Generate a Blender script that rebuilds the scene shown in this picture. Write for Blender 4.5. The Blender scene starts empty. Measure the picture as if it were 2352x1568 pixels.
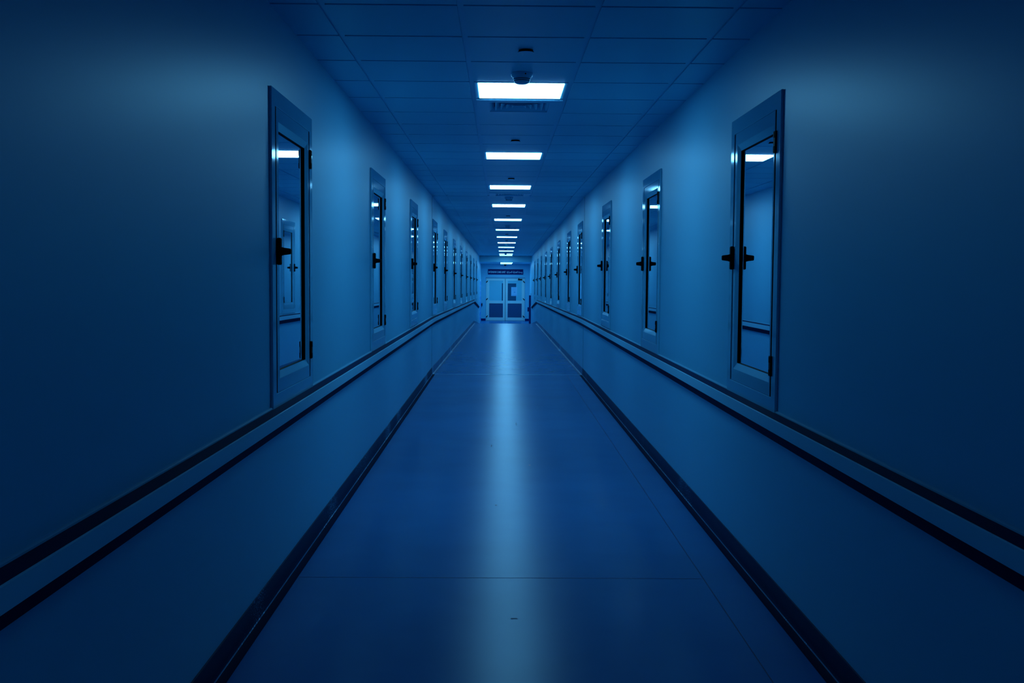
import bpy, bmesh, math, random
from mathutils import Matrix, Vector, Euler

# ---------------------------------------------------------------- camera, world, exposure
sc = bpy.context.scene
COL = sc.collection
FPX, PITCH, YAW, ROLL = 2443.03, 0.0604, 0.0110, 0.0070
HF = 1.4281                                   # camera height over the near floor
XL, XR, HC = -1.0038, 1.2146, 1.1697          # wall planes and ceiling, relative to the camera
ZC = HF + HC                                  # ceiling height over the near floor (2.598 m)

cam_d = bpy.data.cameras.new('camera')
cam = bpy.data.objects.new('camera', cam_d)
COL.objects.link(cam)
sc.camera = cam
cam_d.sensor_fit = 'HORIZONTAL'
cam_d.sensor_width = 36.0
cam_d.lens = FPX / 2352.0 * 36.0
cam_d.clip_start, cam_d.clip_end = 0.05, 200
cp, sp, cw, sw = math.cos(PITCH), math.sin(PITCH), math.cos(YAW), math.sin(YAW)
fw = Vector((sw * cp, cw * cp, -sp)); rt = Vector((cw, -sw, 0)); up = rt.cross(fw)
cr, sr = math.cos(ROLL), math.sin(ROLL)
rt2 = rt * cr + up * sr; up2 = up * cr - rt * sr
cam.matrix_world = Matrix(((rt2.x, up2.x, -fw.x, 0), (rt2.y, up2.y, -fw.y, 0), (rt2.z, up2.z, -fw.z, HF), (0, 0, 0, 1)))

world = bpy.data.worlds.new('night'); sc.world = world
world.use_nodes = True
bg = world.node_tree.nodes['Background']
bg.inputs[0].default_value = (0.0, 0.001, 0.004, 1); bg.inputs[1].default_value = 1.0

sc.view_settings.view_transform = 'Standard'
sc.view_settings.look = 'None'
sc.view_settings.exposure = 0.18
sc.view_settings.gamma = 1.0
sc.view_settings.use_curve_mapping = False

LAMP_COLOUR, LAMP_STRENGTH = (0.14, 0.575, 1.0), 15.5

# ---------------------------------------------------------------- layout of the three runs of corridor
YB, YJ, YC, YR, YH, YE = -5.0, 15.55, 37.5, 46.3, 45.2, 52.0   # back, joint, crest, ramp foot, bulkhead, end wall
SLOPE2, YAW2, SLOPE3 = 0.00943, 0.0032, 0.0562
XM = (XL + XR) / 2
PIV = Vector((XM, YJ, 0))
M2 = Matrix.Translation(PIV) @ Matrix.Rotation(-YAW2, 4, 'Z') @ Matrix.Rotation(-SLOPE2, 4, 'X') @ Matrix.Translation(-PIV)
I4 = Matrix.Identity(4)


def sec(y):
    return M2 if y > YJ + 1e-6 else I4


def tx(p):
    p = Vector(p)
    return M2 @ p if p.y > YJ + 1e-6 else p


def floor_z(y):                               # local height of the floor / ramp in the second run's frame
    return 0.0 if y <= YC else -(SLOPE3 - SLOPE2) * (min(y, YR) - YC)


# ---------------------------------------------------------------- materials
def mat(name, col, rough=0.5, metal=0.0, spec=0.5, bump=None, vary=None, coat=0.0):
    m = bpy.data.materials.new(name); m.use_nodes = True
    nt = m.node_tree; b = nt.nodes['Principled BSDF']
    b.inputs['Base Color'].default_value = (*col, 1)
    b.inputs['Roughness'].default_value = rough
    b.inputs['Metallic'].default_value = metal
    b.inputs['Specular IOR Level'].default_value = spec
    b.inputs['Coat Weight'].default_value = coat
    if bump or vary:
        tc = nt.nodes.new('ShaderNodeTexCoord')
    if vary:                                  # (scale, colour b, amount)
        n = nt.nodes.new('ShaderNodeTexNoise'); n.inputs['Scale'].default_value = vary[0]; n.inputs['Detail'].default_value = 6
        r = nt.nodes.new('ShaderNodeValToRGB')
        r.color_ramp.elements[0].position = 0.35; r.color_ramp.elements[1].position = 0.65
        r.color_ramp.elements[0].color = (*col, 1); r.color_ramp.elements[1].color = (*vary[1], 1)
        nt.links.new(tc.outputs['Object'], n.inputs['Vector'])
        nt.links.new(n.outputs['Fac'], r.inputs['Fac']); nt.links.new(r.outputs['Color'], b.inputs['Base Color'])
    if bump:                                  # (scale, strength, distance)
        n = nt.nodes.new('ShaderNodeTexNoise'); n.inputs['Scale'].default_value = bump[0]; n.inputs['Detail'].default_value = 4
        bp = nt.nodes.new('ShaderNodeBump'); bp.inputs['Strength'].default_value = bump[1]; bp.inputs['Distance'].default_value = bump[2]
        nt.links.new(tc.outputs['Object'], n.inputs['Vector'])
        nt.links.new(n.outputs['Fac'], bp.inputs['Height']); nt.links.new(bp.outputs['Normal'], b.inputs['Normal'])
    return m


def emit(name, col, s):
    m = bpy.data.materials.new(name); m.use_nodes = True
    nt = m.node_tree; nt.nodes.clear()
    e = nt.nodes.new('ShaderNodeEmission'); e.inputs[0].default_value = (*col, 1); e.inputs[1].default_value = s
    o = nt.nodes.new('ShaderNodeOutputMaterial'); nt.links.new(e.outputs[0], o.inputs[0])
    return m


def glass(name, tint):
    m = bpy.data.materials.new(name); m.use_nodes = True
    nt = m.node_tree; nt.nodes.clear()
    t = nt.nodes.new('ShaderNodeBsdfTransparent'); t.inputs[0].default_value = (*tint, 1)
    g = nt.nodes.new('ShaderNodeBsdfGlossy'); g.inputs['Roughness'].default_value = 0.012
    g.inputs[0].default_value = (0.95, 0.98, 1, 1)
    f = nt.nodes.new('ShaderNodeFresnel'); f.inputs[0].default_value = 1.58
    x = nt.nodes.new('ShaderNodeMixShader'); o = nt.nodes.new('ShaderNodeOutputMaterial')
    nt.links.new(f.outputs[0], x.inputs[0]); nt.links.new(t.outputs[0], x.inputs[1]); nt.links.new(g.outputs[0], x.inputs[2])
    nt.links.new(x.outputs[0], o.inputs[0])
    return m


def speckled(name, col, speck, scale, lo, hi, rough, spec=0.5):
    m = mat(name, col, rough, spec=spec)
    nt = m.node_tree; b = nt.nodes['Principled BSDF']
    tc = nt.nodes.new('ShaderNodeTexCoord')
    n = nt.nodes.new('ShaderNodeTexNoise'); n.inputs['Scale'].default_value = scale; n.inputs['Detail'].default_value = 3
    n2 = nt.nodes.new('ShaderNodeTexNoise'); n2.inputs['Scale'].default_value = 1.3
    mu = nt.nodes.new('ShaderNodeMath'); mu.operation = 'MULTIPLY'
    r = nt.nodes.new('ShaderNodeValToRGB')
    r.color_ramp.elements[0].position = lo; r.color_ramp.elements[1].position = hi
    r.color_ramp.elements[0].color = (*col, 1); r.color_ramp.elements[1].color = (*speck, 1)
    nt.links.new(tc.outputs['Object'], n.inputs['Vector']); nt.links.new(tc.outputs['Object'], n2.inputs['Vector'])
    nt.links.new(n.outputs['Fac'], mu.inputs[0]); nt.links.new(n2.outputs['Fac'], mu.inputs[1])
    nt.links.new(mu.outputs[0], r.inputs['Fac']); nt.links.new(r.outputs['Color'], b.inputs['Base Color'])
    return m


WALL = mat('wall_paint', (0.150, 0.545, 0.73), 0.40, spec=0.7, bump=(140, 0.06, 0.002))
CEIL = mat('ceiling_tile', (0.22, 0.64, 0.82), 0.36, spec=0.5)
TBAR = mat('ceiling_bar', (0.22, 0.64, 0.84), 0.35)
FLOOR = mat('floor_vinyl', (0.003, 0.150, 0.40), 0.27, spec=0.15, vary=(1.7, (0.0025, 0.132, 0.36)), bump=(9, 0.05, 0.004))
SEAM = mat('floor_seam', (0.002, 0.03, 0.12), 0.6)
METAL = mat('joint_strip', (0.35, 0.7, 0.9), 0.35, metal=0.8)
GAPM = mat('joint_gap', (0.01, 0.05, 0.14), 0.7)
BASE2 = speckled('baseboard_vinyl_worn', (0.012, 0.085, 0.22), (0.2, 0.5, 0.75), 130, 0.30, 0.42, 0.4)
BASE = speckled('baseboard_vinyl', (0.0022, 0.016, 0.066), (0.2, 0.5, 0.75), 170, 0.35, 0.41, 0.5, 0.12)
BASEREFL = mat('baseboard_toe', (0.0012, 0.010, 0.042), 0.7, spec=0.03)  # matte dark strip on the floor, painted as the baseboard's reflection
WELD = speckled('weld_bead', (0.015, 0.09, 0.23), (0.6, 0.8, 0.95), 75, 0.29, 0.38, 0.3)
RAILF = mat('rail_cover', (0.28, 0.66, 0.80), 0.42)
LIP = mat('rail_lip', (0.12, 0.42, 0.58), 0.5, spec=0.3)
RAILD = mat('rail_channel', (0.0015, 0.014, 0.062), 0.6, spec=0.04)
ALU = mat('white_aluminium', (0.18, 0.55, 0.72), 0.08, spec=0.42)
BLACK = mat('black_plastic', (0.001, 0.0015, 0.003), 0.5, spec=0.1)
RUBBER = mat('black_rubber', (0.0006, 0.001, 0.002), 0.7, spec=0.1)
GLASS = glass('window_glass', (0.35, 0.6, 0.8))
WHITE = mat('white_plastic', (0.22, 0.6, 0.8), 0.3)
DARKVENT = mat('vent_throat', (0.01, 0.06, 0.2), 0.6)
LAMP = emit('lamp_diffuser', LAMP_COLOUR, LAMP_STRENGTH)
LAMP2 = emit('lobby_lamp_diffuser', LAMP_COLOUR, LAMP_STRENGTH * 2.4)
NAVY = mat('navy_board', (0.001, 0.010, 0.11), 0.5, spec=0.1)
LETTER = mat('sign_letters', (0.6, 0.85, 0.95), 0.5)
DOORM = mat('door_frame', (0.50, 0.74, 0.74), 0.4)
FROST = mat('frosted_film', (0.15, 0.55, 0.66), 0.35)
DGLASS = mat('dark_glass', (0.008, 0.10, 0.19), 0.12)
KICK = mat('kick_panel', (0.008, 0.07, 0.18), 0.45)
PAPER = mat('paper', (0.3, 0.6, 0.8), 0.6)
PAPERINK = mat('paper_ink', (0.1, 0.34, 0.65), 0.6)
TILEB = mat('blue_tile', (0.02, 0.33, 0.80), 0.3)
TRIMD = mat('trim_grey', (0.06, 0.22, 0.38), 0.5)
DARKBLUE = mat('dark_blue_metal', (0.002, 0.025, 0.17), 0.45)


# ---------------------------------------------------------------- mesh helpers
class MB:
    def __init__(self):
        self.v, self.f, self.m = [], [], []

    def face(self, pts, mi=0):
        i = len(self.v); self.v += [tuple(p) for p in pts]
        self.f.append(tuple(range(i, i + len(pts)))); self.m.append(mi)

    def box(self, a, b, mi=0, fn=None):
        (x0, y0, z0), (x1, y1, z1) = a, b
        p = [(x0, y0, z0), (x1, y0, z0), (x1, y1, z0), (x0, y1, z0), (x0, y0, z1), (x1, y0, z1), (x1, y1, z1), (x0, y1, z1)]
        if fn: p = [fn(q) for q in p]
        i = len(self.v); self.v += [tuple(q) for q in p]
        for q in ((0, 3, 2, 1), (4, 5, 6, 7), (0, 1, 5, 4), (1, 2, 6, 5), (2, 3, 7, 6), (3, 0, 4, 7)):
            self.f.append(tuple(i + k for k in q)); self.m.append(mi)

    def ring(self, o, n, ya, yb, mi=0):
        """rectangular ring in the x-z plane: outer o and inner n are (x0,z0,x1,z1), from depth ya to yb"""
        def c(r, y): return [(r[0], y, r[1]), (r[2], y, r[1]), (r[2], y, r[3]), (r[0], y, r[3])]
        i = len(self.v)
        self.v += c(o, ya) + c(n, ya) + c(o, yb) + c(n, yb)
        for k in range(4):
            j = (k + 1) % 4
            for q in ((k, j, 4 + j, 4 + k), (8 + j, 8 + k, 12 + k, 12 + j), (j, k, 8 + k, 8 + j), (4 + k, 4 + j, 12 + j, 12 + k)):
                self.f.append(tuple(i + t for t in q)); self.m.append(mi)

    def slope_ring(self, o, yo, n, yn, mi=0):
        def c(r, y): return [(r[0], y, r[1]), (r[2], y, r[1]), (r[2], y, r[3]), (r[0], y, r[3])]
        i = len(self.v); self.v += c(o, yo) + c(n, yn)
        for k in range(4):
            j = (k + 1) % 4
            self.f.append((i + k, i + j, i + 4 + j, i + 4 + k)); self.m.append(mi)

    def sweep(self, sections, mis, close=False, caps=None):
        """join successive cross sections (lists of points); mis = material per strip"""
        n = len(sections[0]); i = len(self.v)
        for s in sections: self.v += [tuple(p) for p in s]
        for a in range(len(sections) - 1):
            for k in range(n if close else n - 1):
                j = (k + 1) % n
                self.f.append((i + a * n + k, i + a * n + j, i + (a + 1) * n + j, i + (a + 1) * n + k)); self.m.append(mis[k])
        if caps is not None:
            for a in (0, len(sections) - 1):
                self.f.append(tuple(i + a * n + k for k in range(n))); self.m.append(caps)

    def lathe(self, prof, seg=32, mis=None, c=(0, 0, 0)):
        i = len(self.v); n = len(prof)
        for s in range(seg):
            a = 2 * math.pi * s / seg
            self.v += [(c[0] + r * math.cos(a), c[1] + r * math.sin(a), c[2] + z) for r, z in prof]
        for s in range(seg):
            t = (s + 1) % seg
            for k in range(n - 1):
                self.f.append((i + s * n + k, i + t * n + k, i + t * n + k + 1, i + s * n + k + 1)); self.m.append(mis[k] if mis else 0)

    def build(self, name, mats, parent=None, M=None, bevel=0.0, smooth=False, weld=True):
        me = bpy.data.meshes.new(name)
        me.from_pydata(self.v, [], self.f)
        if not isinstance(mats, (list, tuple)): mats = [mats]
        for m in mats: me.materials.append(m)
        for p, mi in zip(me.polygons, self.m): p.material_index = mi
        bm = bmesh.new(); bm.from_mesh(me)
        if weld: bmesh.ops.remove_doubles(bm, verts=bm.verts, dist=1e-5)
        bmesh.ops.recalc_face_normals(bm, faces=bm.faces)
        if bevel > 0:
            ed = [e for e in bm.edges if e.is_manifold and e.calc_face_angle(0) > 0.5]
            bmesh.ops.bevel(bm, geom=ed, offset=bevel, segments=2, profile=0.5, affect='EDGES', clamp_overlap=True)
        if smooth:
            for f in bm.faces: f.smooth = True
        bm.to_mesh(me); bm.free()
        if smooth: me.set_sharp_from_angle(angle=math.radians(38))
        o = bpy.data.objects.new(name, me); COL.objects.link(o)
        if parent is not None: o.parent = parent
        if M is not None: o.matrix_world = M
        return o


def tag(o, label, cat, group=None, kind=None):
    o['label'] = label; o['category'] = cat
    if group: o['group'] = group
    if kind: o['kind'] = kind
    return o


def thing(name, M, label, cat, group=None, kind=None):
    o = bpy.data.objects.new(name, None); COL.objects.link(o)
    o.empty_display_size = 0.1
    o.matrix_world = M
    return tag(o, label, cat, group, kind)


def copy_tree(o, M=None, parent=None):
    c = o.copy(); COL.objects.link(c)
    if parent is not None: c.parent = parent
    if M is not None: c.matrix_world = M
    for ch in list(o.children): copy_tree(ch, None, c)
    return c


def T(x, y, z): return Matrix.Translation((x, y, z))
def RZ(a): return Matrix.Rotation(a, 4, 'Z')


ORD = ['nearest', 'second', 'third', 'fourth', 'fifth', 'sixth', 'seventh', 'eighth', 'ninth', 'tenth', 'eleventh', 'twelfth']

# ---------------------------------------------------------------- floor
mb = MB()
def strip(y0, y1, z0, z1, mi=0, xa=XL, xb=XR, local=True):
    f = tx if local else Vector
    mb.face([f((xa, y0, z0)), f((xb, y0, z0)), f((xb, y1, z1)), f((xa, y1, z1))], mi)
j0 = Vector((XL, YJ, 0)); j1 = Vector((XR, YJ, 0))
mb.face([(XL, YB, 0), (XR, YB, 0), j1, j0])
mb.face([j0, j1, tx((XR, YC, 0)), tx((XL, YC, 0))])
zr = floor_z(YR)
LZ = (M2 @ Vector((XM, YR, zr))).z            # world height of the landing
ra = M2 @ Vector((XL, YR, zr)); rb = M2 @ Vector((XR, YR, zr)); ra.z = rb.z = LZ
mb.face([tx((XL, YC, 0)), tx((XR, YC, 0)), rb, ra])
XC2 = (M2 @ Vector((XM, YE, 0))).x            # centre line at the end wall
HW = 1.18                                     # half width of the end lobby
mb.face([ra, rb, (XC2 + HW, YE + .1, LZ), (XC2 - HW, YE + .1, LZ)])
# sheet seams: welded lines 3 mm wide lying on the vinyl
s = 0.0022
mb.face([(0.975 - s, YB, .0006), (0.975 + s, YB, .0006), (0.975 + s, YJ, .0006), (0.975 - s, YJ, .0006)], 1)
mb.face([(XL, 4.984 - s, .0006), (0.975, 4.984 - s, .0006), (0.975, 4.984 + s, .0006), (XL, 4.984 + s, .0006)], 1)
for x, y, a, b in ((-.07, 8.95, .004, .05), (.23, 8.03, .008, .012), (.066, 4.38, .016, .006), (.16, 10.3, .003, .09), (-.02, 6.6, .007, .009)):
    mb.face([(x - a, y - b, .0005), (x + a, y - b, .0005), (x + a * .6, y + b, .0005), (x - a * .8, y + b, .0005)], 1)   # scuff marks
fl = mb.build('floor', [FLOOR, SEAM])
tag(fl, 'shiny blue vinyl floor of the corridor, sloping down towards the double door', 'floor', kind='structure')

# ---------------------------------------------------------------- windows: positions along both walls
WIN_L = [4.645, 8.21, 11.79, 15.63, 18.50, 21.92, 25.48, 29.13, 32.63, 36.13, 39.90]
WIN_R = [4.62, 8.10, 11.74, 15.82, 18.64, 22.18, 25.79, 29.18, 32.77, 36.22, 39.88]
WIN_DZ = [-.004, .009, .030, .024, .026, .018, .016, .016, .014, .012, .012]
WW, WH, WZ = 0.985, 1.415, HF - 0.595         # frame size and the height of its foot
INSET = 0.022


# ---------------------------------------------------------------- walls with window openings
def wall(name, X, sgn, label):
    mb = MB()
    WIN_Y = WIN_L if sgn < 0 else WIN_R
    cuts = [YB]
    for y in WIN_Y: cuts += [y + INSET, y + WW - INSET]
    cuts.append(YJ); cuts += [YC, YR - 0.02, YH]
    cuts = sorted(set(cuts))
    zc = [-1.2, WZ + INSET, WZ + WH - INSET, ZC + 0.02]
    wins = [(y + INSET, y + WW - INSET) for y in WIN_Y]
    for a, b in zip(cuts[:-1], cuts[1:]):
        fn = (lambda p: M2 @ Vector(p)) if a >= YJ - 1e-6 else Vector
        hit = [k for k, w in enumerate(wins) if abs(a - w[0]) < 1e-6]
        hole = bool(hit)
        dz = WIN_DZ[hit[0]] if hit else 0
        for k in range(3):
            z0, z1 = zc[k] + (dz if k else 0), zc[k + 1] + (dz if k < 2 else 0)
            if k == 0 and b <= YC + 1e-6: z0 = -0.03
            if hole and k == 1:
                d = X + sgn * 0.16
                for (p, q) in (((a, z0), (b, z0)), ((b, z0), (b, z1)), ((b, z1), (a, z1)), ((a, z1), (a, z0))):
                    mb.face([fn((X, p[0], p[1])), fn((X, q[0], q[1])), fn((d, q[0], q[1])), fn((d, p[0], p[1]))])
                continue
            mb.face([fn((X, a, z0)), fn((X, b, z0)), fn((X, b, z1)), fn((X, a, z1))])
    o = mb.build(name, WALL)
    return tag(o, label, 'wall', kind='structure')


wall('wall_left', XL, -1, 'glossy pale wall on the left side of the corridor')
wall('wall_right', XR, 1, 'glossy pale wall on the right side of the corridor')
mb = MB(); mb.face([(XL, YB, 0), (XR, YB, 0), (XR, YB, ZC + .02), (XL, YB, ZC + .02)])
tag(mb.build('wall_back', WALL), 'wall behind the viewpoint closing the near end of the corridor', 'wall', kind='structure')

# ---------------------------------------------------------------- ceiling: drop-edge tiles in a bar grid
XA = -0.7951
BW = 0.024
bars = [XA, XA + .6, XA + 1.2, XA + 1.8]
cols = [(XL, bars[0]), (bars[0] + BW, bars[1]), (bars[1] + BW, bars[2]), (bars[2] + BW, bars[3]), (bars[3] + BW, XR)]
GAP, DROP = 0.002, 0.008
ROW0 = 4.687
rows1 = [ROW0 + .6 * k for k in range(-16, 19)]            # near run, ends at 15.487
rows2 = [17.0 + .6 * k for k in range(-2, 47)]             # far run
LAMP_Y = [ROW0 - .6 * 11, ROW0 + .6 * 3, ROW0 + .6 * 9, ROW0 + .6 * 15] + [17.0 + 3.6 * k for k in range(8)] + [17.0 + .6 * 45]  # first one is added unseen behind the camera to lift the near walls
VENT_Y = [ROW0 + .6 * 4, ROW0 + .6 * 17, 17.0 + .6 * 11]
taken = [round(y, 3) for y in LAMP_Y[:-1] + VENT_Y] + [round(17.0 + .6 * 45, 3)]
mb = MB()


def run(rows, y_end, y_start):
    for a, b in zip(rows[:-1], rows[1:]):
        for ci, (xa, xb) in enumerate(cols):
            if ci == 2 and round(a, 3) in taken: continue
            mb.box((xa + (GAP if ci else 0), a, ZC), (xb - (GAP if ci < 4 else 0), b - BW, ZC + 0.018), 0, tx)
    for r in rows[1:-1]:                                    # cross bars
        for xa, xb in cols: mb.box((xa, r - BW - .004, ZC + DROP), (xb, r + .004, ZC + DROP + .012), 1, tx)
    for bx in bars: mb.box((bx - .004, y_start, ZC + DROP - .0005), (bx + BW + .004, y_end, ZC + DROP + .014), 1, tx)


run(rows1, 15.5, YB)
run([15.56, 15.80] + rows2, YH, 15.56)
mb.box((XL, 15.47, ZC), (XR, 15.55, ZC + .03), 0)
mb.box((XL, YB, ZC), (XR, rows1[0] - .02, ZC + .02), 0)
tag(mb.build('ceiling', [CEIL, TBAR], weld=False), 'suspended ceiling of square tiles in a bar grid over the corridor', 'ceiling', kind='structure')

# ---------------------------------------------------------------- ceiling lights
LX = (bars[1] + BW + bars[2]) / 2
LW = 0.600 - BW - .004


def light_proto():
    t = thing('ceiling_light', I4, 'x', 'light', 'ceiling lights along the corridor')
    h = LW / 2
    mb = MB(); i = 0.262
    mb.ring((-h, -h, h, h), (-i, -i - .004, i, i + .004), -0.001, 0.012)
    o = mb.build('frame', WHITE, t, bevel=.002)
    for v in o.data.vertices:                               # ring was built upright: lay it flat
        x, y, z = v.co; v.co = (x, z, y)
    o.data.flip_normals()
    mb = MB(); mb.box((-i, -i - .001, -.004), (i, i - .002, .011), 0)
    d = mb.build('diffuser', [WHITE, LAMP], t)
    for p in d.data.polygons:
        if p.normal.z < .5: p.material_index = 1
    return t


LLAB = ['lit square ceiling light above the viewpoint, out of the picture', 'square white ceiling light nearest the viewpoint, next to the round smoke detector',
        'second lit square ceiling light from the viewpoint', 'third lit square ceiling light, just before the second air vent',
        'fourth lit ceiling light, first beyond the corridor joint', 'fifth lit ceiling light counted from the viewpoint',
        'sixth lit ceiling light, right behind the farthest air vent', 'seventh lit ceiling light counted from the viewpoint',
        'eighth lit ceiling light counted from the viewpoint', 'ninth lit ceiling light counted from the viewpoint',
        'tenth lit ceiling light, third before the bulkhead', 'eleventh lit ceiling light, partly hidden by a smoke detector',
        'twelfth lit ceiling light, last one before the bulkhead']
lp = light_proto()
for k, y in enumerate(LAMP_Y):
    M = sec(y) @ T(LX, y + (.6 - BW) / 2, ZC)
    o = lp if k == 0 else copy_tree(lp)
    o.matrix_world = M; o['label'] = LLAB[k]

# ---------------------------------------------------------------- air vents (four-way louvred diffusers)
def vent_proto():
    t = thing('air_vent', I4, 'x', 'vent', 'square air vents in the ceiling')
    def flat(o):
        for v in o.data.vertices:
            x, y, z = v.co; v.co = (x, z, y)
        o.data.flip_normals(); return o
    h = LW / 2
    mb = MB()
    mb.ring((-h, -h, h, h), (-.2, -.2, .2, .2), -.009, .006)
    flat(mb.build('frame', WHITE, t, bevel=.0015))
    for k, r in enumerate((.2, .162, .124, .086, .048)):
        mb = MB()
        mb.slope_ring((-r, -r, r, r), -.004, (-r + .030, -r + .030, r - .030, r - .030), .020)
        mb.slope_ring((-r, -r, r, r), -.004, (-r + .004, -r + .004, r - .004, r - .004), -.004)
        mb.slope_ring((-r + .004, -r + .004, r - .004, r - .004), -.004, (-r + .032, -r + .032, r - .032, r - .032), .021)
        if r < .05: mb.box((-.02, .004, -.02), (.02, .008, .02))
        flat(mb.build('louvre', WHITE, t))
    mb = MB(); mb.box((-.22, -.22, .03), (.22, .22, .034)); mb.build('throat', DARKVENT, t)
    return t


vp = vent_proto()
VLAB = ['square louvred air vent directly behind the nearest ceiling light', 'square louvred air vent just behind the third ceiling light',
        'square louvred air vent in front of the sixth ceiling light']
for k, y in enumerate(VENT_Y):
    o = vp if k == 0 else copy_tree(vp)
    o.matrix_world = sec(y) @ T(LX, y + (.6 - BW) / 2, ZC); o['label'] = VLAB[k]

# ---------------------------------------------------------------- smoke detectors and concealed sprinkler caps
def detector_proto():
    t = thing('smoke_detector', I4, 'x', 'smoke detector', 'smoke detectors on the ceiling')
    mb = MB(); mb.lathe([(0, 0), (.061, 0), (.063, -.004), (.061, -.018), (.056, -.024), (0, -.024)], 40)
    mb.build('base', WHITE, t, smooth=True)
    mb = MB()
    mb.lathe([(0, -.024), (.052, -.024), (.050, -.034), (.049, -.0341), (.047, -.036), (.049, -.0379), (.0485, -.038), (.0475, -.043),
              (.046, -.0431), (.044, -.045), (.046, -.0469), (.0455, -.047), (.042, -.055), (.030, -.061), (0, -.063)], 40,
             [0, 0, 0, 1, 1, 0, 0, 0, 1, 1, 0, 0, 0, 0])
    mb.build('sensor_head', [WHITE, BLACK], t, smooth=True)
    mb = MB(); mb.lathe([(0, -.003), (.004, -.003), (.004, 0), (0, 0)], 12)
    o = mb.build('indicator', BLACK, t); o.matrix_world = T(.02, -.0585, -.014) @ Matrix.Rotation(-math.pi / 2, 4, 'X')
    return t


dp = detector_proto()
DET = [(0.114, 6.19), (0.113, 15.67), (0.115, 22.8), (0.11, 32.3), (0.10, 40.9)]
DLAB = ['round white smoke detector in front of the nearest ceiling light', 'smoke detector hanging at the corridor joint, between third and fourth lights',
        'smoke detector just before the sixth ceiling light', 'smoke detector between the eighth and ninth ceiling lights',
        'smoke detector seen against the eleventh ceiling light']
for k, (x, y) in enumerate(DET):
    o = dp if k == 0 else copy_tree(dp)
    o.matrix_world = sec(y) @ T(x, y, ZC); o['label'] = DLAB[k]
mb = MB(); mb.lathe([(0, 0), (.037, 0), (.037, -.009), (.041, -.009), (.0415, -.013), (.040, -.0145), (0, -.015)], 32, [0, 1, 1, 1, 0, 0])  # stem and rim blackened to paint in the cap's shadow arc
cap = mb.build('sprinkler_cap', [WHITE, BLACK], smooth=True)
tag(cap, 'x', 'sprinkler cap', 'flat round caps on the ceiling')
CAPS = [(.123, 5.57), (.119, 9.19), (.117, 12.70), (.115, 19.7), (.11, 26.5), (.11, 30.1), (.10, 37.2)]
CLAB = ['flat round cap on the ceiling in front of the nearest smoke detector', 'flat round cap before the second ceiling light',
        'flat round cap before the third ceiling light', 'flat round cap before the fifth ceiling light',
        'flat round cap between the sixth and seventh ceiling lights', 'flat round cap before the eighth ceiling light',
        'flat round cap between the ninth and tenth ceiling lights']
for k, (x, y) in enumerate(CAPS):
    o = cap if k == 0 else cap.copy()
    if k: COL.objects.link(o)
    o.matrix_world = sec(y) @ T(x, y, ZC); o['label'] = CLAB[k]

# ---------------------------------------------------------------- windows
def window_proto():
    t = thing('window', I4, 'x', 'window', 'narrow casement windows along the corridor', 'structure')
    # frame: a flange on the wall and a body in the opening (local y points into the wall)
    fi = (.073, .075, .912, 1.340)
    mb = MB()
    mb.ring((0, 0, WW, WH), fi, -.012, 0.0)
    mb.ring((INSET + .002, INSET + .002, WW - INSET - .002, WH - INSET - .002), fi, 0.0, .07)
    mb.build('frame', ALU, t, bevel=.003)
    mb = MB(); mb.ring((.066, .068, .919, 1.347), (.125, .105, .875, 1.31), .004, .05)
    mb.ring((.0945, .0752, .8905, 1.3398), (.0985, .079, .8865, 1.336), -.0095, .03)
    mb.build('seal', RUBBER, t)
    so, sb, si = (.098, .0755, .887, 1.3395), (.145, .138, .866, 1.278), (.176, .168, .835, 1.246)
    mb = MB()
    mb.ring(so, sb, -.011, .045)
    s = mb.build('sash', ALU, t, bevel=.002)
    mb = MB()
    mb.slope_ring(sb, -.0105, si, .001)
    
    mb.build('glazing_bead', ALU, s)
    mb = MB(); mb.ring((si[0] - .006, si[1] - .006, si[2] + .006, si[3] + .006), (si[0] + .001, si[1] + .001, si[2] - .001, si[3] - .001), .0012, .022)
    mb.build('gasket', RUBBER, s)
    mb = MB(); mb.face([(si[0] - .004, 0.0105, si[1] - .004), (si[2] + .004, 0.0105, si[1] - .004), (si[2] + .004, 0.0105, si[3] + .004), (si[0] - .004, 0.0105, si[3] + .004)])
    mb.build('glass_pane', GLASS, s)
    # handle: tall rounded plate with a tapering turn lever standing out of it
    hx, hz = .102, .706
    mb = MB(); mb.box((hx - .014, -.031, hz - .060), (hx + .014, -.0105, hz + .060))
    h = mb.build('handle', BLACK, s, bevel=.006)
    mb = MB()
    secs = []
    for y, a, b in ((-.030, .011, .020), (-.040, .010, .0165), (-.056, .010, .0145), (-.070, .009, .0125), (-.073, .006, .009)):
        secs.append([(hx - a, y, hz - b), (hx + a, y, hz - b), (hx + a, y, hz + b), (hx - a, y, hz + b)])
    mb.sweep(secs, [0] * 4, True, 0)
    mb.build('turn_lever', BLACK, h, bevel=.0025)
    for z0, z1 in ((1.150, 1.246), (.168, .258)):
        mb = MB()
        mb.box((.897, -.021, z0), (.927, -.0105, z1))
        mb.box((.903, -.0235, z0 + .003), (.918, -.0105, z0 + .030)); mb.box((.903, -.0235, z1 - .030), (.918, -.0105, z1 - .003))
        mb.build('hinge', BLACK, t, bevel=.002)
    return t


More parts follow.
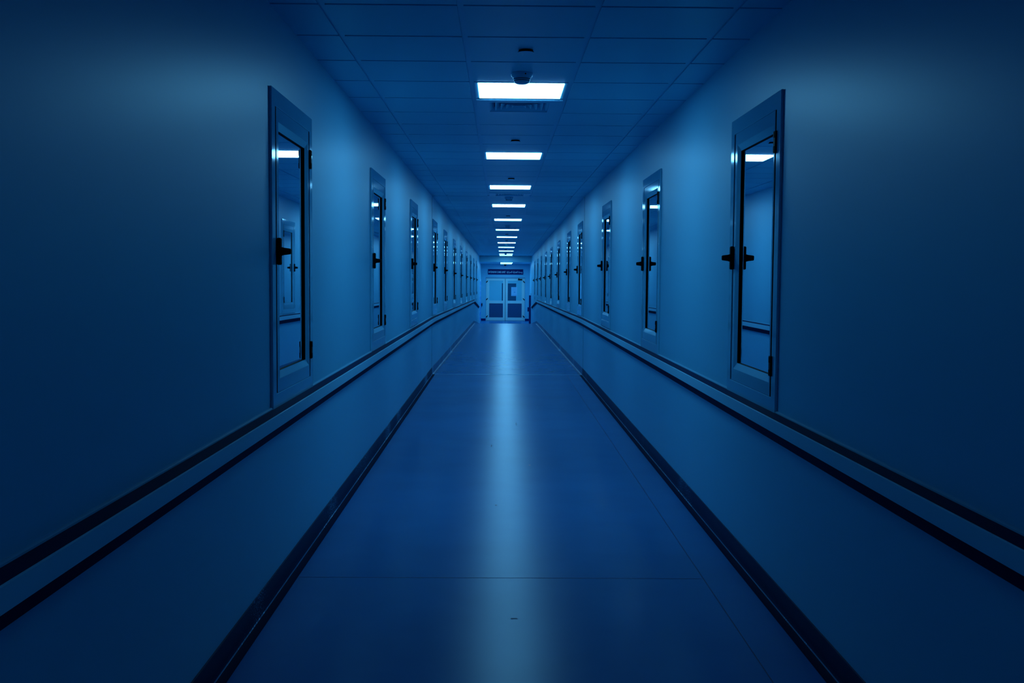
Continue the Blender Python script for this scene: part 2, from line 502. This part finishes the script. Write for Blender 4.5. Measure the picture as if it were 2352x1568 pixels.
wp = window_proto()
first = True
idx = 0
for side in ('left', 'right'):
    for k, y in enumerate(WIN_L if side == 'left' else WIN_R):
        M = sec(y) @ (T(XL, y, WZ + WIN_DZ[k]) @ RZ(math.pi / 2) if side == 'left' else T(XR, y + WW, WZ + WIN_DZ[k]) @ RZ(-math.pi / 2))
        o = wp if first else copy_tree(wp)
        first = False; idx += 1
        o.matrix_world = M
        o.name = 'window_%d' % idx
        extra = {0: ', largest in view', 2: ', last before the wall joint', 3: ', first beyond the wall joint', 10: ', last one before the lobby'}.get(k, '')
        o['label'] = '%s white-framed casement window on the %s wall%s' % (ORD[k], side, extra)
        o['group'] = 'casement windows along the %s wall' % side

# ---------------------------------------------------------------- baseboards with a worn weld line at the floor
def baseboard(name, X, sgn, label):
    mb = MB()
    def prof(y, M=None, dz=0):
        pts = [(0, .100), (.006, .099), (.008, .094), (.009, .030), (.012, .010), (.015, .006), (.022, .0022), (.050, .0008)]  # flat outer strip widened over the floor to carry the painted reflection
        f = sec(y) if M is None else M
        return [f @ Vector((X - sgn * a, y, z + dz)) for a, z in pts]
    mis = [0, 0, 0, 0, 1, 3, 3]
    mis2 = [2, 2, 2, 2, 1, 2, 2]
    mb.sweep([prof(YB), prof(YJ)], mis)
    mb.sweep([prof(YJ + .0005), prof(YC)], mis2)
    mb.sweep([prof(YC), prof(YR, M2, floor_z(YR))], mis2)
    o = mb.build(name, [BASE, WELD, BASE2, BASEREFL], smooth=True)
    return tag(o, label, 'baseboard', kind='structure')


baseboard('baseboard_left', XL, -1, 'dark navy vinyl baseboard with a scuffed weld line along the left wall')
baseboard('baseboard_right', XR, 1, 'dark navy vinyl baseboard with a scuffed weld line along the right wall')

# ---------------------------------------------------------------- handrails
def handrail(X, sgn, label):
    path = [(YB, 0.0, I4), (YJ - .25, 0.0, I4), (YJ + .25, 0.0, M2), (37.2, 0.0, M2), (44.0, -.0465 * 6.8, M2)]
    t = thing('handrail', T(X, YJ, HF - .58), label, 'handrail', 'handrails along both walls')
    inv = t.matrix_world.inverted()
    def sweep(name, pts, m, bevel=0):
        mb = MB()
        secs = [[inv @ (M @ Vector((X - sgn * a, y, HF + z + dz))) for a, z in pts] for y, dz, M in path]
        mb.sweep(secs, [0] * len(pts), True, 0)
        return mb.build(name, m, t, smooth=True)
    sweep('wall_lip', [(0, -.577), (.004, -.5775), (.009, -.581), (.010, -.587), (.006, -.591), (0, -.592)], LIP)
    sweep('channel', [(0, -.584), (.012, -.586), (.047, -.596), (.047, -.652), (.030, -.662), (.012, -.710), (0, -.712)], RAILD)
    sweep('bumper_cover', [(.045, -.5972), (.0545, -.5985), (.0555, -.625), (.0545, -.6515), (.045, -.6525)], RAILF)
    return t


handrail(XL, -1, 'pale bumper handrail in a dark channel along the left wall')
handrail(XR, 1, 'pale bumper handrail in a dark channel along the right wall')

# ---------------------------------------------------------------- expansion joint between the two runs
mb = MB(); mb.box((XL + .02, YJ - .010, -.002), (XR - .02, YJ + .010, .003))
tag(mb.build('trim_1', METAL, bevel=.001), 'thin pale metal joint strip crossing the floor', 'joint strip', kind='structure')
for n, X, sgn, w in ((2, XL, -1, 'left'), (3, XR, 1, 'right')):
    mb = MB()
    mb.box((X - .001, YJ - .006, .1), (X + .001, YJ + .006, ZC))
    mb.box((X - .003, YJ + .006, .1), (X + .003, YJ + .018, ZC), 1)
    tag(mb.build('trim_%d' % n, [GAPM, WALL]), 'narrow vertical joint line down the %s wall' % w, 'joint strip', kind='structure')

# ---------------------------------------------------------------- bulkhead, lobby and end wall
BX0 = (M2 @ Vector((XL, YH, 0))).x; BX1 = (M2 @ Vector((XR, YH, 0))).x
VZ = HF + 0.640                               # lobby ceiling height (world)
HZ = HF + 0.620                               # bulkhead soffit
TOPZ = (M2 @ Vector((XM, YH, ZC))).z + .06
X0, X1 = XC2 - HW, XC2 + HW
mb = MB()
mb.box((BX0 - .3, YH, VZ), (BX1 + .3, YH + .18, TOPZ))
tag(mb.build('trim_4', WALL), 'pale bulkhead dropping from the ceiling before the lobby', 'bulkhead', kind='structure')
mb = MB(); mb.face([(X0, YH + .1, VZ), (X1, YH + .1, VZ), (X1, YE, VZ), (X0, YE, VZ)])
tag(mb.build('ceiling.001', CEIL), 'low flat ceiling of the lobby in front of the double door', 'ceiling', kind='structure')
for nm, X, s_, w in (('wall_lobby_left', X0, -1, 'left'), ('wall_lobby_right', X1, 1, 'right')):
    mb = MB()
    mb.face([(X, YH, LZ - .1), (X, YE, LZ - .1), (X, YE, VZ + .02), (X, YH, VZ + .02)])
    xa = BX0 if s_ < 0 else BX1
    mb.face([(X, YH, LZ - .3), (xa, YH, LZ - .3), (xa, YH, VZ + .3), (X, YH, VZ + .3)])
    tag(mb.build(nm, WALL), 'short wall on the %s side of the lobby before the door' % w, 'wall', kind='structure')

PX = YE / FPX                                 # metres per photo pixel at the end wall
def ex(px): return XC2 + (px - 1160.0) * PX    # pixel column to world x on the end wall
def ez(py): return LZ + (736.8 - py) * PX
DX0, DX1, DTOP = ex(1116.6), ex(1204.6), ez(638.0)
mb = MB()
mb.face([(X0, YE, LZ - .1), (DX0 + .02, YE, LZ - .1), (DX0 + .02, YE, VZ + .02), (X0, YE, VZ + .02)])
mb.face([(DX1 - .02, YE, LZ - .1), (X1, YE, LZ - .1), (X1, YE, VZ + .02), (DX1 - .02, YE, VZ + .02)])
mb.face([(DX0 + .02, YE, DTOP - .02), (DX1 - .02, YE, DTOP - .02), (DX1 - .02, YE, VZ + .02), (DX0 + .02, YE, VZ + .02)])
tag(mb.build('wall_end', WALL), 'pale end wall of the lobby around the double door', 'wall', kind='structure')
mb = MB()
mb.box((X0, YE - .012, LZ), (DX0 - .03, YE - .001, LZ + .105)); mb.box((DX1 + .03, YE - .012, LZ), (X1, YE - .001, LZ + .105))
tag(mb.build('baseboard_end', NAVY), 'dark navy baseboard on both sides of the double door', 'baseboard', kind='structure')

# double door
dm = thing('door_1', T((DX0 + DX1) / 2, YE, LZ), 'pale glazed double door with dark lower panels at the corridor end', 'door', None, 'structure')
def dpart(name, boxes, m, parent=dm, bevel=0.0):
    mb = MB(); c = Vector(((DX0 + DX1) / 2, YE, LZ))
    for (xa, za, xb, zb, ya, yb) in boxes:
        mb.box((ex(xa) - c.x, ya, ez(zb) - LZ), (ex(xb) - c.x, yb, ez(za) - LZ))
    return mb.build(name, m, parent, bevel=bevel)
def zx(v): return 1060 + v / 7.84
def zy(v): return 560 + v / 7.84
dpart('door_frame', [(zx(440), zy(610), zx(456), zy(1386), -.03, .08), (zx(1121), zy(610), zx(1136), zy(1386), -.03, .08), (zx(456), zy(618), zx(1121), zy(630), -.03, .08)], DOORM, bevel=.004)
dpart('head_trim', [(zx(438), zy(610), zx(1139), zy(622), -.045, -.03)], TRIMD)
for a, b, g0, g1, k0, k1 in ((457, 783, 497, 745, 493, 743), (789, 1120, 830, 1082, 828, 1077)):
    yA, yB = -.010, .035
    leaf = dpart('door_leaf', [(zx(a), zy(631), zx(g0), zy(1383), yA, yB), (zx(g1), zy(631), zx(b), zy(1383), yA, yB),
                               (zx(g0), zy(631), zx(g1), zy(668), yA, yB), (zx(g0), zy(1026), zx(g1), zy(1076), yA - .012, yB), (zx(g0), zy(1328), zx(g1), zy(1383), yA, yB)], DOORM, bevel=.003)
    if a < 500:
        dpart('frosted_film', [(zx(g0), zy(668), zx(724), zy(1026), .004, .012), (zx(724), zy(668), zx(g1), zy(712), .004, .012)], FROST, leaf)
        dpart('clear_strip', [(zx(724), zy(712), zx(g1), zy(1026), .004, .012)], DGLASS, leaf)
    else:
        dpart('frosted_film', [(zx(981), zy(668), zx(g1), zy(1026), .004, .012), (zx(g0), zy(668), zx(981), zy(714), .004, .012)], FROST, leaf)
        dpart('clear_pane', [(zx(g0), zy(714), zx(981), zy(1026), .004, .012)], DGLASS, leaf)
    dpart('kick_panel', [(zx(g0), zy(1076), zx(g1), zy(1328), .006, .014)], KICK, leaf)
    for hz in (686, 999, 1310):
        x0_, x1_ = (441, 472) if a < 500 else (1104, 1136)
        mb = MB(); c = Vector(((DX0 + DX1) / 2, YE, LZ)); hx0, hx1 = ex(zx(x0_)) - c.x, ex(zx(x1_)) - c.x
        za, zb = ez(zy(hz)) - LZ, 0
        d = .036 if a < 500 else -.036
        mb.sweep([[(hx0, -.05, za - d - .028), (hx0, -.012, za - d - .028), (hx0, -.012, za - d + .028), (hx0, -.05, za - d + .028)],
                  [(hx1, -.05, za + d - .028), (hx1, -.012, za + d - .028), (hx1, -.012, za + d + .028), (hx1, -.05, za + d + .028)]], [0] * 4, True, 0)
        mb.build('hinge', BLACK, leaf, bevel=.004)
dpart('door_closer', [(zx(1012), zy(634), zx(1086), zy(656), -.07, -.012), (zx(1020), zy(620), zx(1034), zy(634), -.06, -.03)], BLACK, bevel=.006)

# paper notice on the right-hand leaf
mb = MB(); c0 = Vector((ex(zx(946)), YE - .0005, ez(zy(940))))
w2 = (zx(1000) - zx(893)) * PX / 2; hgt = (940 - 780) / 7.84 * PX
mb.box((-w2, 0, 0), (w2, .002, hgt), 0)
mb.box((-w2 + .02, -.001, .02), (w2 - .02, .0005, .045), 1)
mb.box((-w2 + .03, -.001, hgt - .05), (w2 - .06, .0005, hgt - .04), 1)
for q in range(4):
    mb.box((-w2 + .03, -.001, hgt - .09 - .03 * q), (w2 - .05 - .02 * (q % 2), .0005, hgt - .084 - .03 * q), 1)
nt_ = mb.build('notice', [PAPER, PAPERINK], M=T(*c0))
mb = MB(); mb.lathe([(0, 0), (.035, 0), (.035, .001), (0, .001)], 16)
em = mb.build('round_emblem', PAPERINK, nt_); em.matrix_local = T(.02, -.0008, hgt * .42) @ Matrix.Rotation(math.pi / 2, 4, 'X')
tag(nt_, 'white paper notice taped to the right leaf of the double door', 'notice')

# sign over the door
SX, SZ0, SZ1 = ex(zx(789)), ez(zy(557)), ez(zy(461))
SWD = (zx(1105) - zx(472)) * PX; SH = SZ1 - SZ0
sg = thing('sign', T(SX, YE - .002, SZ0), 'dark blue sign with white English and Arabic lettering above the double door', 'sign')
mb = MB(); mb.box((-SWD / 2, -.018, 0), (SWD / 2, 0, SH)); mb.build('board', NAVY, sg, bevel=.002)


def text_part(name, body, x0, x1, zmid, h, parent):
    cu = bpy.data.curves.new(name, 'FONT'); cu.body = body; cu.size = 1.0; cu.extrude = 0.01; cu.offset = 0.012
    tmp = bpy.data.objects.new('tmp', cu); COL.objects.link(tmp)
    bpy.context.view_layer.update()
    dg = bpy.context.evaluated_depsgraph_get()
    me = bpy.data.meshes.new_from_object(tmp.evaluated_get(dg))
    bpy.data.objects.remove(tmp)
    xs = [v.co.x for v in me.vertices]; ys = [v.co.y for v in me.vertices]
    sx = (x1 - x0) / (max(xs) - min(xs)); sy = h / (max(ys) - min(ys)); my = (max(ys) + min(ys)) / 2; mx = min(xs)
    for v in me.vertices:
        x, y, z = v.co
        v.co = (x0 + (x - mx) * sx, -.019 - z * .15, zmid + (y - my) * sy)
    me.materials.clear(); me.materials.append(LETTER)
    o = bpy.data.objects.new(name, me); COL.objects.link(o); o.parent = parent
    return o


u = PX / 7.84
text_part('english_lettering', 'INTENSIVE CARE UNIT', (483 - 788.5) * u, (790 - 788.5) * u, SH * .47, .098, sg)
W1 = '\uFEED\uFEA3\uFEAA\uFE93'; W2 = '\uFE8D\uFEDF\uFECC\uFEE8\uFE8E\uFEF3\uFE94'; W3 = '\uFE8D\uFEDF\uFEE4\uFEAE\uFEDB\uFEB0\uFE93'
text_part('arabic_lettering', (W1 + ' ' + W2 + ' ' + W3)[::-1], (808 - 788.5) * u, (1090 - 788.5) * u, SH * .45, .125, sg)

# lobby light, dome camera, wall box, blue strip, stand
for y, lab in ((46.8, 'lit ceiling light in the lobby, just behind the bulkhead'), (50.2, 'lit ceiling light in the lobby, in front of the dark dome camera')):
    ll = copy_tree(lp, T(XC2 + .03, y, VZ - .0125)); ll['label'] = lab
    for ch in ll.children:                                  # the lobby has a stronger lamp
        if ch.name.startswith('diffuser'): ch.data = ch.data.copy(); ch.data.materials[1] = LAMP2
t = thing('dome_camera', T(XC2 - .01, 51.2, VZ), 'small black dome camera on the lobby ceiling above the sign', 'security camera')
mb = MB(); mb.lathe([(0, 0), (.075, 0), (.075, -.03), (.066, -.036), (0, -.036)], 24); mb.build('base', BLACK, t, smooth=True)
mb = MB(); mb.lathe([(.064, -.036), (.06, -.06), (.045, -.085), (.022, -.1), (0, -.103)], 24); mb.build('dome', BLACK, t, smooth=True)

bxm = thing('wall_box', T(ex(1106.4) , YE - .002, ez(704)), 'small dark box on the end wall left of the double door', 'wall box')
mb = MB(); mb.box((-.02, -.06, 0), (.035, 0, .155)); mb.build('body', DARKBLUE, bxm, bevel=.006)
mb = MB(); mb.box((-.012, -.066, .05), (.027, -.058, .12)); mb.build('cover', BLACK, bxm, bevel=.003)

st = thing('notice_strip', T(X0 + .001, YH + 2.6, LZ), 'tall strip of bright blue panels on the lobby left wall', 'wall panel')
mb = MB(); mb.box((0, 0, .02), (.012, 3.6, 2.02)); mb.build('backing', PAPER, st)
for q in range(8):
    z = .10 + q * .235
    mb = MB(); mb.box((.011, .25, z), (.018, 3.3, z + .185)); mb.build('blue_panel', TILEB, st)

sd = thing('floor_stand', T(ex(1216.6) * 0 + (M2 @ Vector((XR, 44.6, 0))).x - .075, 44.6, (M2 @ Vector((XM, 44.6, floor_z(44.6)))).z), 'dark blue upright stand beside the right handrail end', 'stand')
mb = MB(); mb.box((-.045, -.03, .02), (.045, .03, 1.28)); mb.build('upright', DARKBLUE, sd, bevel=.006)
mb = MB(); mb.box((-.06, -.16, 0), (.06, .16, .022)); mb.build('foot', DARKBLUE, sd, bevel=.004)
mb = MB(); mb.box((-.105, -.05, .60), (-.044, .05, .78)); mb.build('side_box', DARKBLUE, sd, bevel=.008)
mb = MB(); mb.box((.030, -.008, 1.27), (.042, .008, 1.36)); mb.build('top_rod', DARKBLUE, sd)
